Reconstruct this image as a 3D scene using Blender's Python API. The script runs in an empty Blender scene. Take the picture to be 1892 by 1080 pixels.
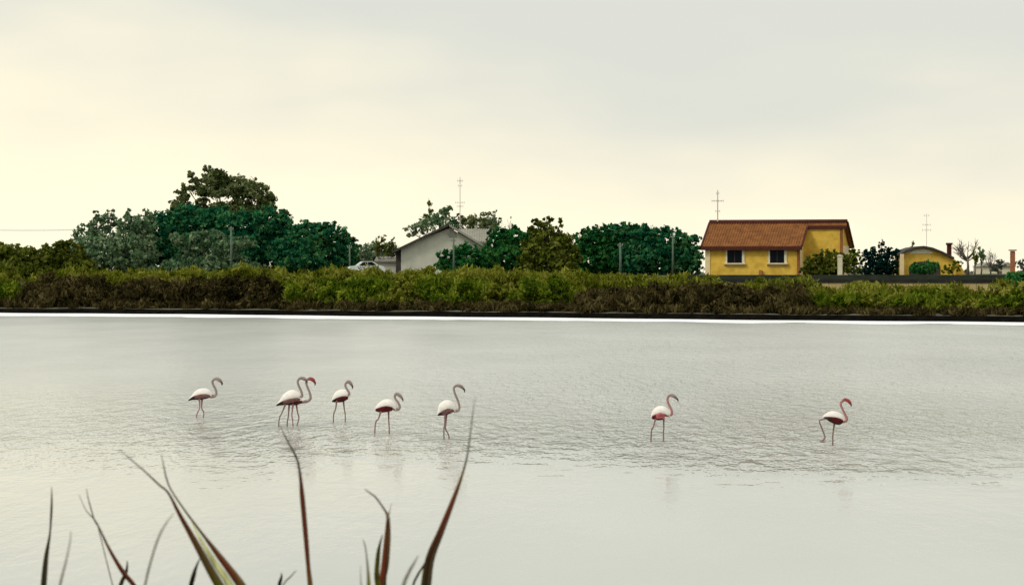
import bpy, bmesh, math, random
import numpy as np
from mathutils import Vector, noise

R = math.radians
rng = np.random.default_rng(7)
random.seed(7)
S = bpy.context.scene
COL = S.collection

# ------------------------------------------------------------------ camera, sky, sun, exposure
F = 5365.0           # focal length in pixels of the 1892 px wide photograph
H = 3.36             # eye height above the water
HOR = 509.0          # row of the horizon
cam_d = bpy.data.cameras.new('camera')
cam = bpy.data.objects.new('camera', cam_d); COL.objects.link(cam)
cam.location = (0, 0, H); cam.rotation_euler = (R(90), 0, 0)
cam_d.sensor_width = 36; cam_d.lens = F / 1892 * 36
cam_d.shift_y = -(540 - HOR) / 1892
cam_d.clip_start = 0.1; cam_d.clip_end = 9000
cam_d.dof.use_dof = True; cam_d.dof.focus_distance = 75; cam_d.dof.aperture_fstop = 20
S.camera = cam

sun_vec = Vector((-0.60, -0.42, 0.74)).normalized()
w = bpy.data.worlds.new('World'); S.world = w; w.use_nodes = True
nt = w.node_tree; nt.nodes.clear()
def N(nt, t, **kw):
    n = nt.nodes.new(t)
    for k, v in kw.items():
        if isinstance(v, tuple) and k == 'inp':
            pass
        setattr(n, k, v)
    return n
def mth(nt, op, a, b=None, c=None, clamp=False):
    n = nt.nodes.new('ShaderNodeMath'); n.operation = op; n.use_clamp = clamp
    for i, v in enumerate((a, b, c)):
        if v is None: continue
        if isinstance(v, (int, float)): n.inputs[i].default_value = v
        else: nt.links.new(v, n.inputs[i])
    return n.outputs[0]
def mixc(nt, f, a, b):
    n = nt.nodes.new('ShaderNodeMix'); n.data_type = 'RGBA'
    for s, v in ((n.inputs[0], f), (n.inputs[6], a), (n.inputs[7], b)):
        if isinstance(v, (int, float)): s.default_value = v
        elif isinstance(v, tuple): s.default_value = (*v[:3], 1)
        else: nt.links.new(v, s)
    return n.outputs[2]
def nz(nt, vec, scale, detail=3, rough=.5, sc3=None):
    n = nt.nodes.new('ShaderNodeTexNoise')
    n.inputs['Scale'].default_value = scale; n.inputs['Detail'].default_value = detail
    n.inputs['Roughness'].default_value = rough
    if sc3:
        m = nt.nodes.new('ShaderNodeMapping'); m.inputs['Scale'].default_value = sc3
        nt.links.new(vec, m.inputs[0]); vec = m.outputs[0]
    nt.links.new(vec, n.inputs['Vector'])
    return n.outputs['Fac']
def maprange(nt, v, a, b, c=0., d=1., smooth=False):
    n = nt.nodes.new('ShaderNodeMapRange'); n.inputs[1].default_value = a; n.inputs[2].default_value = b
    n.inputs[3].default_value = c; n.inputs[4].default_value = d
    if smooth: n.interpolation_type = 'SMOOTHSTEP'
    nt.links.new(v, n.inputs[0]); return n.outputs[0]

sky = N(nt, 'ShaderNodeTexSky'); sky.sky_type = 'NISHITA'; sky.sun_disc = False
sky.sun_elevation = math.asin(sun_vec.z); sky.sun_rotation = math.atan2(sun_vec.x, sun_vec.y)
sky.dust_density = 4
tc = N(nt, 'ShaderNodeTexCoord'); d = tc.outputs['Generated']
sep = N(nt, 'ShaderNodeSeparateXYZ'); nt.links.new(d, sep.inputs[0])
el = sep.outputs[2]
# soft cloud deck: creamy low towards the horizon, creamier towards the low bright side (left)
dot = N(nt, 'ShaderNodeVectorMath'); dot.operation = 'DOT_PRODUCT'
nt.links.new(d, dot.inputs[0]); dot.inputs[1].default_value = Vector((-0.34, 0.94, 0.02)).normalized()
glow = maprange(nt, dot.outputs['Value'], 0.92, 1.0, 0, 1, True)
n1 = nz(nt, d, 9, 3, .5, (1, 1, 3.2))
n2 = nz(nt, d, 22, 4, .55, (1, 1, 4))
e2 = mth(nt, 'ADD', el, mth(nt, 'MULTIPLY', mth(nt, 'SUBTRACT', n1, .5), .075))
e3 = mth(nt, 'SUBTRACT', e2, mth(nt, 'MULTIPLY', glow, .042))
g = maprange(nt, e3, .004, .084, 1, 0, True)
GREY = (.705, .715, .650); CREAM = (1.03, .95, .72); HI = (.82, .83, .77)
low = mixc(nt, g, GREY, CREAM)
warm = maprange(nt, e3, -.03, .03, 1, 0, True)
pale = mixc(nt, mth(nt, 'MULTIPLY', warm, .35), low, (1.14, 1.09, .82))
hi = mixc(nt, maprange(nt, el, .12, .6, 0, 1, True), pale, HI)
cl = mixc(nt, mth(nt, 'MULTIPLY', mth(nt, 'SUBTRACT', n2, .35, clamp=True), .22), hi, (.72, .72, .66))
vs = N(nt, 'ShaderNodeVectorMath'); vs.operation = 'SCALE'; vs.inputs['Scale'].default_value = 10.0
nt.links.new(cl, vs.inputs[0])
fin = mixc(nt, .95, sky.outputs[0], vs.outputs[0])
bg = N(nt, 'ShaderNodeBackground'); bg.inputs[1].default_value = 0.1
nt.links.new(fin, bg.inputs[0])
wo = N(nt, 'ShaderNodeOutputWorld'); nt.links.new(bg.outputs[0], wo.inputs[0])

sl = bpy.data.lights.new('sun', 'SUN'); sl.energy = 1.5; sl.angle = R(14); sl.color = (1, .95, .85)
so = bpy.data.objects.new('sun', sl); COL.objects.link(so)
so.rotation_euler = sun_vec.to_track_quat('Z', 'Y').to_euler(); so.location = (-60, -40, 80)

S.view_settings.view_transform = 'Standard'; S.view_settings.look = 'None'
S.view_settings.exposure = 0.12; S.view_settings.gamma = 1; S.view_settings.use_curve_mapping = False
S.cycles.max_bounces = 6; S.cycles.diffuse_bounces = 3; S.cycles.glossy_bounces = 3
S.cycles.transparent_max_bounces = 4; S.cycles.caustics_reflective = False; S.cycles.caustics_refractive = False

# ------------------------------------------------------------------ helpers
def P(px, py, Y):
    """the place at distance Y seen at this spot of the photograph"""
    return Vector(((px - 946) / F * Y, Y, H - (py - HOR) / F * Y))

def tag(o, label=None, cat=None, group=None, kind=None):
    if label: o['label'] = label
    if cat: o['category'] = cat
    if group: o['group'] = group
    if kind: o['kind'] = kind
    return o
def empty(name, loc, rz=0, label=None, cat=None, group=None):
    o = bpy.data.objects.new(name, None); o.empty_display_size = .3
    o.location = loc; o.rotation_euler = (0, 0, rz); COL.objects.link(o)
    return tag(o, label, cat, group)
def link(name, me, parent=None, loc=None):
    o = bpy.data.objects.new(name, me); COL.objects.link(o)
    if parent: o.parent = parent
    if loc is not None: o.location = loc
    return o

class MB:
    def __init__(s): s.v = []; s.f = []; s.m = []
    def box(s, a, b, m=0):
        x0, y0, z0 = a; x1, y1, z1 = b; k = len(s.v)
        s.v += [(x0,y0,z0),(x1,y0,z0),(x1,y1,z0),(x0,y1,z0),(x0,y0,z1),(x1,y0,z1),(x1,y1,z1),(x0,y1,z1)]
        for q in ((0,3,2,1),(4,5,6,7),(0,1,5,4),(1,2,6,5),(2,3,7,6),(3,0,4,7)): s.f.append([k+i for i in q]); s.m.append(m)
        return s
    def prism(s, pts, axis, a, b, m=0):
        """polygon pts (2D) extruded along axis 'x','y' or 'z' from a to b"""
        k = len(s.v); n = len(pts)
        for t in (a, b):
            for p, q in pts:
                s.v.append({'x': (t,p,q), 'y': (p,t,q), 'z': (p,q,t)}[axis])
        s.f.append([k+i for i in range(n)][::-1]); s.f.append([k+n+i for i in range(n)])
        for i in range(n): s.f.append([k+i, k+(i+1)%n, k+n+(i+1)%n, k+n+i])
        s.m += [m]*(n+2); return s
    def tube(s, pts, rad, n=6, m=0, cap=True):
        pts = [Vector(p) for p in pts]
        if isinstance(rad, (int, float)): rad = [rad]*len(pts)
        k = len(s.v)
        for i, p in enumerate(pts):
            a = pts[max(i-1, 0)]; b = pts[min(i+1, len(pts)-1)]
            t = (b-a).normalized() if (b-a).length > 1e-9 else Vector((0,0,1))
            u = t.cross(Vector((0.02, 1, 0.03))); 
            if u.length < .1: u = t.cross(Vector((1,0,0)))
            u.normalize(); v = t.cross(u)
            for j in range(n):
                an = 2*math.pi*j/n
                s.v.append(tuple(p + (u*math.cos(an)+v*math.sin(an))*rad[i]))
        for i in range(len(pts)-1):
            for j in range(n):
                a = k+i*n+j; b = k+i*n+(j+1)%n
                s.f.append([a, b, b+n, a+n]); s.m.append(m)
        if cap:
            s.f.append([k+j for j in range(n)][::-1]); s.f.append([k+(len(pts)-1)*n+j for j in range(n)]); s.m += [m, m]
        return s
    def mesh(s, name, mats, smooth=False):
        me = bpy.data.meshes.new(name); me.from_pydata(s.v, [], s.f)
        for m in (mats if isinstance(mats, (list, tuple)) else [mats]): me.materials.append(m)
        me.polygons.foreach_set('material_index', s.m)
        if smooth: me.polygons.foreach_set('use_smooth', [True]*len(s.f))
        me.update()
        bm = bmesh.new(); bm.from_mesh(me); bmesh.ops.recalc_face_normals(bm, faces=bm.faces[:]); bm.to_mesh(me); bm.free()
        return me
    def build(s, name, mats, parent=None, smooth=False, loc=None):
        return link(name, s.mesh(name, mats, smooth), parent, loc)

# ------------------------------------------------------------------ materials
def mat(name, col, rough=.8, col2=None, scale=3., spec=.3, bump=0., bscale=None, sc3=None, lo=.35, hi=.65, metal=0):
    m = bpy.data.materials.new(name); m.use_nodes = True; nt = m.node_tree
    b = nt.nodes['Principled BSDF']; b.inputs['Roughness'].default_value = rough
    b.inputs['Specular IOR Level'].default_value = spec; b.inputs['Metallic'].default_value = metal
    b.inputs['Base Color'].default_value = (*col, 1)
    tc = nt.nodes.new('ShaderNodeTexCoord')
    if col2:
        f = maprange(nt, nz(nt, tc.outputs['Object'], scale, 5, .6, sc3), lo, hi)
        nt.links.new(mixc(nt, f, col, col2), b.inputs['Base Color'])
    if bump:
        bn = nt.nodes.new('ShaderNodeBump'); bn.inputs['Strength'].default_value = bump; bn.inputs['Distance'].default_value = .02
        nt.links.new(nz(nt, tc.outputs['Object'], bscale or scale*4, 5, .6), bn.inputs['Height'])
        nt.links.new(bn.outputs[0], b.inputs['Normal'])
    return m

def leafmat(name, dark, mid, light, transl=.25, scale=.35):
    m = bpy.data.materials.new(name); m.use_nodes = True; nt = m.node_tree; nt.nodes.clear()
    at = nt.nodes.new('ShaderNodeAttribute'); at.attribute_name = 'tint'
    tc = nt.nodes.new('ShaderNodeTexCoord')
    geo = nt.nodes.new('ShaderNodeNewGeometry')
    n = nz(nt, geo.outputs['Position'], scale, 3, .6)
    t = mth(nt, 'ADD', mth(nt, 'MULTIPLY', at.outputs['Fac'], .55), mth(nt, 'MULTIPLY', maprange(nt, n, .3, .7), .5))
    r = nt.nodes.new('ShaderNodeValToRGB'); nt.links.new(t, r.inputs[0])
    e = r.color_ramp.elements; e[0].position = .15; e[0].color = (*dark, 1); e[1].position = .95; e[1].color = (*light, 1)
    x = e.new(.5); x.color = (*mid, 1)
    df = nt.nodes.new('ShaderNodeBsdfDiffuse'); tr = nt.nodes.new('ShaderNodeBsdfTranslucent'); mx = nt.nodes.new('ShaderNodeMixShader')
    nt.links.new(r.outputs[0], df.inputs[0]); nt.links.new(r.outputs[0], tr.inputs[0])
    mx.inputs[0].default_value = transl; nt.links.new(df.outputs[0], mx.inputs[1]); nt.links.new(tr.outputs[0], mx.inputs[2])
    o = nt.nodes.new('ShaderNodeOutputMaterial'); nt.links.new(mx.outputs[0], o.inputs[0])
    return m

M = {}
M['teal']   = leafmat('teal_needles', (.003,.036,.022), (.014,.120,.052), (.120,.300,.100), .25, .45)
M['emerald']= leafmat('green_leaves', (.005,.055,.016), (.022,.140,.034), (.110,.260,.065), .25, .45)
M['sage']   = leafmat('sage_leaves', (.040,.110,.050), (.130,.220,.110), (.34,.42,.24), .35)
M['olive']  = leafmat('olive_leaves', (.025,.045,.005), (.105,.130,.016), (.230,.250,.050), .35)
M['crown']  = leafmat('dull_green_leaves', (.030,.050,.012), (.120,.155,.050), (.32,.36,.19), .35)
M['blue']   = leafmat('cypress_needles', (.002,.018,.014), (.004,.036,.030), (.012,.065,.046))
M['reed']   = leafmat('reed_leaves', (.030,.050,.004), (.155,.175,.014), (.40,.39,.075), .4, .5)
M['green']  = leafmat('tamarisk_leaves', (.010,.038,.003), (.090,.140,.008), (.29,.33,.035), .4, .5)
M['brown']  = leafmat('dry_shrub_twigs', (.010,.010,.004), (.050,.040,.014), (.150,.120,.045), .25, .3)
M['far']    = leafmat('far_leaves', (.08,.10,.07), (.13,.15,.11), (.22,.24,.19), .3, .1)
M['bark']   = mat('bark', (.10,.085,.065), .9, (.05,.04,.03), 6)
M['greybark'] = mat('grey_bark', (.22,.19,.17), .9, (.12,.10,.09), 6)
M['yellow'] = mat('yellow_render', (.76,.50,.080), .9, (.54,.34,.045), 1.3, bump=.3)
M['cream']  = mat('cream_render', (.80,.66,.40), .9, (.70,.55,.30), 2, bump=.2)
M['white']  = mat('off_white_render', (.62,.62,.52), .9, (.50,.50,.42), .8, bump=.3)
M['greyw']  = mat('grey_render', (.36,.37,.33), .9, (.28,.29,.26), 1.5)
M['trim']   = mat('white_trim', (.72,.68,.50), .7, (.58,.53,.36), 4)
M['tile']   = mat('terracotta_tiles', (.31,.125,.034), .85, (.18,.068,.020), 1.6, bump=.3)
M['tiledark'] = mat('dark_ridge_tiles', (.085,.018,.010), .85, (.05,.012,.008), 3)
M['greyroof'] = mat('grey_roof_sheet', (.33,.32,.26), .8, (.24,.23,.19), 1.2)
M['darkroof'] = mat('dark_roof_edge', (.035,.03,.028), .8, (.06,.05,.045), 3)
M['glass']  = mat('dark_glass', (.003,.006,.010), .35, spec=.08)
M['metal']  = mat('aerial_metal', (.55,.50,.45), .6)
M['pole']   = mat('weathered_pole', (.12,.17,.13), .8, (.07,.11,.08), 4)
M['wire']   = mat('wire', (.30,.28,.25), .7)
M['sand']   = mat('sandy_wall', (.46,.36,.17), .95, (.34,.26,.10), 1.0, bump=.4)
M['asphalt']= mat('dark_coping', (.008,.009,.008), .9, (.02,.022,.02), .7)
M['brick']  = mat('orange_brick', (.42,.17,.07), .9, (.28,.10,.05), 8)
M['carw']   = mat('white_car_paint', (.70,.74,.72), .3, spec=.5)
M['rubber'] = mat('rubber', (.02,.02,.02), .8)
M['mud']    = mat('shade_black_mud', (.003,.003,.003), .95, (.008,.007,.005), 1.2, spec=.0, bump=.4)  # mud darkened to near black to paint the shade under the shrubs
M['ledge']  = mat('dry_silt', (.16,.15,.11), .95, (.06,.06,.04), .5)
M['bright_strip']   = mat('bright_strip_white', (.96,.97,.96), .6, (.90,.92,.90), .15, spec=.3)  # near-white colour of the painted halo line along the shore

# ------------------------------------------------------------------ the lagoon, its shores and the land
def Ys(x):
    return 232 - 60*math.tanh(x*.7/60) + .8*math.sin(x*.21+1) + .5*math.sin(x*.63)
def land(x, y):
    t = y - Ys(x)
    if y < 40:    # near bank on which the photographer stands
        z = 1.55 if y < 3 else 1.55 - (y-3)*.2
        return max(z + .06*math.sin(x*1.3+y), -.6)
    if t < -3: return -.6
    if t < 0: return -.6 + (t+3)*.2
    if t < 1.2: return t*.35
    if t < 20: return .42 + (t-1.2)/18.8*1.01
    if t < 34: return 1.43 + (t-20)/14*1.9
    return 3.33 + min((t-34)*.002, .5)
xs = sorted(set([-2500,-1500,-900,-600,-400,-300,-220,-160,-120,-100,-90] + list(np.arange(-80, 80.1, 1.6)) + [90,100,120,160,220,300,400,600,900,1500,2500]))
ys = sorted(set([-200,-100,-60,-40,-20] + list(np.arange(-10, 20, 1.0)) + [22,25,30,35,45,80,120,140,160] + list(np.arange(168, 330, 1.5)) + [340,360,400,500,700,1000,1600,2600,4500]))
b = MB()
for y in ys:
    for x in xs:
        if y > 140 and y < 330: yy = y
        b.v.append((float(x), float(y), land(x, y) + (.10*noise.noise(Vector((x*.4, y*.4, 0))) if y > 205 and y-Ys(x) > 1 else 0)))
nx = len(xs)
for j in range(len(ys)-1):
    for i in range(nx-1):
        k = j*nx+i; b.f.append([k, k+1, k+nx+1, k+nx]); b.m.append(0)
M['ground'] = mat('scrubby_soil', (.060,.058,.022), .95, (.030,.036,.010), .4, bump=.5)
tag(b.build('ground', M['ground'], smooth=True), kind='structure')

# mud bank right at the far water's edge: a low step, its mud blackened to stand for shrub shade, with a pale dried ledge on top
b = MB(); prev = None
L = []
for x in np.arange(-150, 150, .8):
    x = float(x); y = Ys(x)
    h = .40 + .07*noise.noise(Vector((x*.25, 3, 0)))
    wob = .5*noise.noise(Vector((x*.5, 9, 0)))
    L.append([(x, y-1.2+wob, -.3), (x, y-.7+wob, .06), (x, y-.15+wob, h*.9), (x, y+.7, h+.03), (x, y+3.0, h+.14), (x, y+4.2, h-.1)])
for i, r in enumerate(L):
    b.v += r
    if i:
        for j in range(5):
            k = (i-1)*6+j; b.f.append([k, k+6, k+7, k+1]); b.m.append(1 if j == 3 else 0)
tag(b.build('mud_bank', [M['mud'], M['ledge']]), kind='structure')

# added near-white sheet that paints the bright halo line before the bank
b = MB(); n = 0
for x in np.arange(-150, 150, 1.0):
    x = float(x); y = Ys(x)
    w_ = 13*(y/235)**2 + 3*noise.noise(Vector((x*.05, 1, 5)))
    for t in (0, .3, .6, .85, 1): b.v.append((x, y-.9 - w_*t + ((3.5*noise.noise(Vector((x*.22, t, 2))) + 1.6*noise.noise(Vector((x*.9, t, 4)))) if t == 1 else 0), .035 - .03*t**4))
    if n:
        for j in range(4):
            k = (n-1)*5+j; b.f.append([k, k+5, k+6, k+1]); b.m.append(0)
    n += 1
tag(b.build('bright_shore_strip', M['bright_strip'], smooth=True), kind='structure')

# water
m = bpy.data.materials.new('lagoon_water'); m.use_nodes = True; nt = m.node_tree
pb = nt.nodes['Principled BSDF']; pb.inputs['IOR'].default_value = 1.33
geo = nt.nodes.new('ShaderNodeNewGeometry'); pos = geo.outputs['Position']
sx = nt.nodes.new('ShaderNodeSeparateXYZ'); nt.links.new(pos, sx.inputs[0])
patch = nz(nt, pos, .055, 3, .5, (1, .35, 1))
zone = mth(nt, 'MULTIPLY', maprange(nt, sx.outputs[0], -7, 11, .08, 1, True), maprange(nt, mth(nt, 'ADD', sx.outputs[1], mth(nt, 'MULTIPLY', nz(nt, pos, .16, 4, .6, (1, .7, 1)), 22)), 57, 75, 0, 1, True))
breeze = mth(nt, 'MULTIPLY', maprange(nt, patch, .28, .62, .35, 1.25, True), maprange(nt, zone, 0, 1, .018, 1))
far_ = maprange(nt, sx.outputs[1], 75, 190, 1, .30, True)
breeze = mth(nt, 'MULTIPLY', breeze, far_)
calm = maprange(nt, sx.outputs[1], 40, 110, 0, 1, True)
r1 = nz(nt, pos, 1.0, 3, .65, (2.6, .55, 1))
r2 = nz(nt, pos, 1.0, 2, .5, (7, 2.0, 1))
hgt = mth(nt, 'ADD', mth(nt, 'MULTIPLY', r1, 1.), mth(nt, 'MULTIPLY', r2, .18))
hgt = mth(nt, 'MULTIPLY', hgt, breeze)
WATER_H = hgt; WATER_BN = None
bn = nt.nodes.new('ShaderNodeBump'); bn.inputs['Strength'].default_value = 1.0; bn.inputs['Distance'].default_value = .72
nt.links.new(hgt, bn.inputs['Height']); nt.links.new(bn.outputs[0], pb.inputs['Normal'])
nt.links.new(mth(nt, 'ADD', maprange(nt, patch, .3, .7, -.02, .04), maprange(nt, calm, 0, 1, .07, .21)), pb.inputs['Roughness'])
murk = mixc(nt, maprange(nt, nz(nt, pos, .12, 4, .6, (1, .3, 1)), .35, .65), (.41,.42,.38), (.50,.51,.46))
nt.links.new(murk, pb.inputs['Base Color'])
M['water'] = m
b = MB(); wy = [2.] + list(np.arange(9, 60, 17.)) + [80,140,200,260,330]
b.v = [(-2400,9,0),(2400,9,0),(2400,330,0),(-2400,330,0)]; b.f = [[0,1,2,3]]; b.m = [0]
tag(b.build('water', M['water']), kind='structure')
def ripple_rings(spots):
    nt = M['water'].node_tree; tot = None
    for (x, y) in spots:
        vd = nt.nodes.new('ShaderNodeVectorMath'); vd.operation = 'DISTANCE'
        nt.links.new(pos, vd.inputs[0]); vd.inputs[1].default_value = (x, y, 0)
        dd = vd.outputs['Value']
        ring = mth(nt, 'MULTIPLY', mth(nt, 'SINE', mth(nt, 'MULTIPLY', dd, 13)), maprange(nt, dd, .05, 1.3, .045, 0, True))
        tot = ring if tot is None else mth(nt, 'ADD', tot, ring)
    nt.links.new(mth(nt, 'ADD', WATER_H, tot), bn.inputs['Height'])
SPOTS = []

# ------------------------------------------------------------------ foliage
def leaves(name, pts, nrm, size, material, parent=None, elong=1.6, jitter=.9, droop=0., spread=(.6, 1.35), tint=None):
    """one small folded leaf spray per point"""
    n = len(pts)
    a = nrm + rng.normal(size=(n, 3))*jitter
    a /= np.linalg.norm(a, axis=1)[:, None] + 1e-9
    t = rng.normal(size=(n, 3)); t[:, 2] += droop
    t -= a*np.sum(t*a, axis=1)[:, None]; t /= np.linalg.norm(t, axis=1)[:, None] + 1e-9
    u = np.cross(a, t)
    s = size*rng.uniform(spread[0], spread[1], n)[:, None]
    l = s*elong*.5; wd = s*.5
    v = np.empty((n, 4, 3))
    v[:, 0] = pts - t*l; v[:, 2] = pts + t*l
    v[:, 1] = pts + u*wd + a*wd*.35 + t*l*rng.uniform(-.3, .3, n)[:, None]
    v[:, 3] = pts - u*wd + a*wd*.35 + t*l*rng.uniform(-.3, .3, n)[:, None]
    me = bpy.data.meshes.new(name)
    me.vertices.add(n*4); me.vertices.foreach_set('co', v.reshape(-1))
    me.loops.add(n*6); me.polygons.add(n*2)
    base = (np.arange(n)*4)[:, None]
    me.loops.foreach_set('vertex_index', (base + np.array([0,1,2,0,2,3])).reshape(-1))
    me.polygons.foreach_set('loop_start', np.arange(n*2)*3)
    me.polygons.foreach_set('loop_total', np.full(n*2, 3))
    at = me.attributes.new('tint', 'FLOAT', 'POINT')
    tv = rng.uniform(0, 1, n) if tint is None else np.clip(tint + rng.normal(size=n)*.16, 0, 1)
    at.data.foreach_set('value', np.repeat(tv, 4).astype(np.float32))
    me.materials.append(material); me.update(calc_edges=True)
    return link(name, me, parent)

def cloud(lobes, dens, clump=.22, leaf=.3, hollow=.55, per=22, grow=1.9):
    """points gathered in small clumps inside ellipsoid lobes; lobes: (centre, (rx,ry,rz))"""
    P_, N_, T_ = [], [], []
    for c, r in lobes:
        r = np.array(r); c = np.array(c)
        area = 4*math.pi*((r[0]*r[1])**1.6/3 + (r[0]*r[2])**1.6/3 + (r[1]*r[2])**1.6/3)**(1/1.6)
        n = max(int(area*dens*grow), 40); k = max(int(n/per), 7)
        dr = rng.normal(size=(k, 3)); dr /= np.linalg.norm(dr, axis=1)[:, None]
        rad = hollow + (1-hollow)*rng.uniform(0, 1, k)**.5
        rad *= rng.uniform(.86, 1.1, k)
        cc = dr*rad[:, None]
        tt = rng.uniform(.15, .85, k)
        idx = rng.integers(0, k, n)
        off = rng.normal(size=(n, 3)); off /= np.linalg.norm(off, axis=1)[:, None]
        off *= (rng.uniform(0, 1, n)**.4)[:, None]*(clump*rng.uniform(.6, 1.4, k)[idx])[:, None]
        off[:, 2] *= .7
        p = cc[idx]*r + off*np.cbrt(r.prod())
        P_.append(c + p); nn = off*1.0 + cc[idx]*.6
        N_.append(nn/np.linalg.norm(nn, axis=1)[:, None]); T_.append(tt[idx])
    return np.concatenate(P_), np.concatenate(N_), np.concatenate(T_)

def tree(name, label, cat, Y, lobes, material, dens=14, leaf=.32, trunk=None, group=None, clump=.25, depth=.8,
         base_y=508, bark='bark', hollow=.5, crown='crown', jitter=.8, tr=.22, per=None):
    """lobes in photograph pixels (px, py, rx, ry[, dY]); trunk: pixel x of its foot"""
    k = Y/F
    tx = trunk if trunk is not None else sum(l[0] for l in lobes)/len(lobes)
    foot = P(tx, base_y, Y); foot.z = land(foot.x, Y) - .1
    e = empty(name, foot, 0, label, cat, group)
    L = []
    for l in lobes:
        px, py, rx, ry = l[:4]; dY = l[4] if len(l) > 4 else float(rng.uniform(-1, 1))*.4
        c = P(px, py, Y) + Vector((0, dY, 0)) - foot
        L.append(((c.x, c.y, c.z), (rx*k, max(rx*k*depth, .35), ry*k)))
    fine = name in ('pine_tree', 'hedge_tree', 'bush', 'cypress')
    if fine: p, n, t = cloud(L, dens, clump*.62, leaf, .35, 12, 3.6); leaf *= .78
    else: p, n, t = cloud(L, dens, clump*.85, leaf, hollow, 14, 2.6); leaf *= .88
    keep = p[:, 2] > -.1
    leaves(crown, p[keep], n[keep], leaf, material, e, tint=t[keep], jitter=jitter)
    b = MB()
    top = max(l[0][2] for l in L)
    mid = min(top*.45, 3.0)
    b.tube([(0,0,-.2), (.05,0,mid*.5), (0,.05,mid)], [tr*1.3, tr, tr*.8], 7)
    for c, r in L:
        c = Vector(c); s = Vector((0, .05, mid*.7)); q = s.lerp(c, .5) + Vector((random.uniform(-.2,.2), 0, .25))
        b.tube([s, q, c], [tr*.6, tr*.4, tr*.18], 5)
        for _ in range(4):
            d_ = Vector((random.gauss(0, r[0]*.5), random.gauss(0, r[1]*.5), abs(random.gauss(0, r[2]*.6))))
            b.tube([q.lerp(c, .7), c + d_*.3, c + d_*.6], [tr*.2, tr*.12, .02], 4)
    b.build('trunk', M[bark], e, smooth=True)
    return e

def bare_tree(name, label, px, top, Y, spread, nb=9, material='greybark', leafm=None, group=None, seed=0, leafn=0, thick=.07, fork=.35):
    rr = random.Random(seed)
    foot = P(px, 505, Y); foot.z = land(foot.x, Y) - .1
    e = empty(name, foot, 0, label, 'tree', group)
    h = P(px, top, Y).z - foot.z; sp = spread*Y/F
    b = MB(); tips = []
    b.tube([(0,0,0), (.04,0,h*.25), (-.03,0,h*fork)], [thick*1.3, thick, thick*.8], 6)
    for i in range(nb):
        a = rr.uniform(-1, 1); top_ = h*rr.uniform(.72, 1.0)*(1-.25*abs(a))
        s = Vector((0, 0, h*rr.uniform(fork*.8, fork)))
        t = Vector((a*sp, rr.uniform(-.6, .6)*sp, top_)); mdl = s.lerp(t, .5) + Vector((a*sp*.18, 0, -.1*h*.3))
        b.tube([s, mdl, t], [thick*.55, thick*.35, thick*.15], 5)
        for j in range(5):
            q = mdl.lerp(t, rr.uniform(.1, .95)); d_ = Vector((rr.gauss(0, .22)*sp + a*.1, rr.gauss(0, .2)*sp, rr.uniform(.05, .16)*h))
            b.tube([q, q + d_*.6, q + d_*1.2], [thick*.25, thick*.18, .012], 4); tips.append(q + d_)
            tips.append(q)
    b.build('trunk', M[material], e, smooth=True)
    if leafm:
        p = np.array([tips[i] for i in rng.integers(0, len(tips), leafn)]) + rng.normal(size=(leafn, 3))*sp*.13
        leaves('crown', p, rng.normal(size=(leafn, 3)), .2, M[leafm], e)
    return e

# ------------------------------------------------------------------ trees along the far bank, left to right
tree('broadleaf_tree', 'low olive green tree mostly cut off by the left edge of the photo', 'tree', 296,
     [(-70,478,60,32),(-25,480,45,28),(8,478,36,30),(-40,498,60,22),(30,500,50,20)], M['olive'], 16, .34)
tree('broadleaf_tree', 'low olive and green tree second from the left, beside the sage coloured trees', 'tree', 297,
     [(55,486,42,30),(95,482,40,28),(128,472,30,32),(75,505,60,20),(20,474,22,20),(140,496,40,20)], M['olive'], 16, .33)
tree('broadleaf_tree', 'sage grey tree with spiky loose top left of the dark pines', 'tree', 303,
     [(162,440,28,30),(185,420,20,26),(207,415,18,24),(180,470,58,38),(150,478,36,26),(178,400,8,12),(205,396,7,12)], M['sage'], 10, .30, clump=.32, bark='greybark')
tree('broadleaf_tree', 'sage grey tree touching the left flank of the dark pines', 'tree', 301,
     [(240,415,22,24),(268,412,24,20),(250,440,38,32),(238,472,52,38),(268,394,8,10),(238,397,7,10)], M['sage'], 10, .30, clump=.32, bark='greybark')
tree('broadleaf_tree', 'tallest tree with broken open crown and sky showing through it', 'tree', 316,
     [(352,322,9,7),(359,339,13,12),(336,362,17,11),(330,381,22,12),(400,330,26,18),(440,343,32,20),(474,357,26,20),(497,374,20,20),
      (392,352,14,12),(450,372,22,14),(352,392,30,16),(405,398,30,14),(462,392,28,16),(520,396,14,12),(383,312,10,6),(345,348,14,10),(330,395,20,14),(374,372,14,8),(418,384,34,10),(372,396,34,12),(440,395,60,14),(400,352,40,14)],
     M['crown'], 15, .30, trunk=430, clump=.38, hollow=.35, bark='bark', tr=.17)
tree('pine_tree', 'broad dark teal pine under the tallest broken crown', 'tree', 306,
     [(300,425,52,34),(350,408,46,30),(395,415,46,34),(290,462,60,38),(360,462,60,42),(245,470,36,32)], M['teal'], 17, .30, trunk=340, clump=.22, tr=.35)
tree('pine_tree', 'tall dark teal pine between the tallest tree and the round dome tree', 'tree', 303,
     [(445,420,48,34),(495,412,40,30),(525,432,30,34),(450,462,60,42),(515,470,45,38)], M['teal'], 17, .30, trunk=480, clump=.22, tr=.35)
tree('broadleaf_tree', 'lighter muted green small tree standing before the dark pines', 'tree', 292,
     [(330,440,20,12),(385,440,34,14),(425,455,34,16),(360,458,30,12),(455,447,18,10),(330,492,34,12),(298,500,20,10),(440,482,22,16),(385,492,50,16),(400,478,36,16),(450,496,40,14),(350,478,26,14)], M['sage'], 11, .28, trunk=400, clump=.35)
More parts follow.
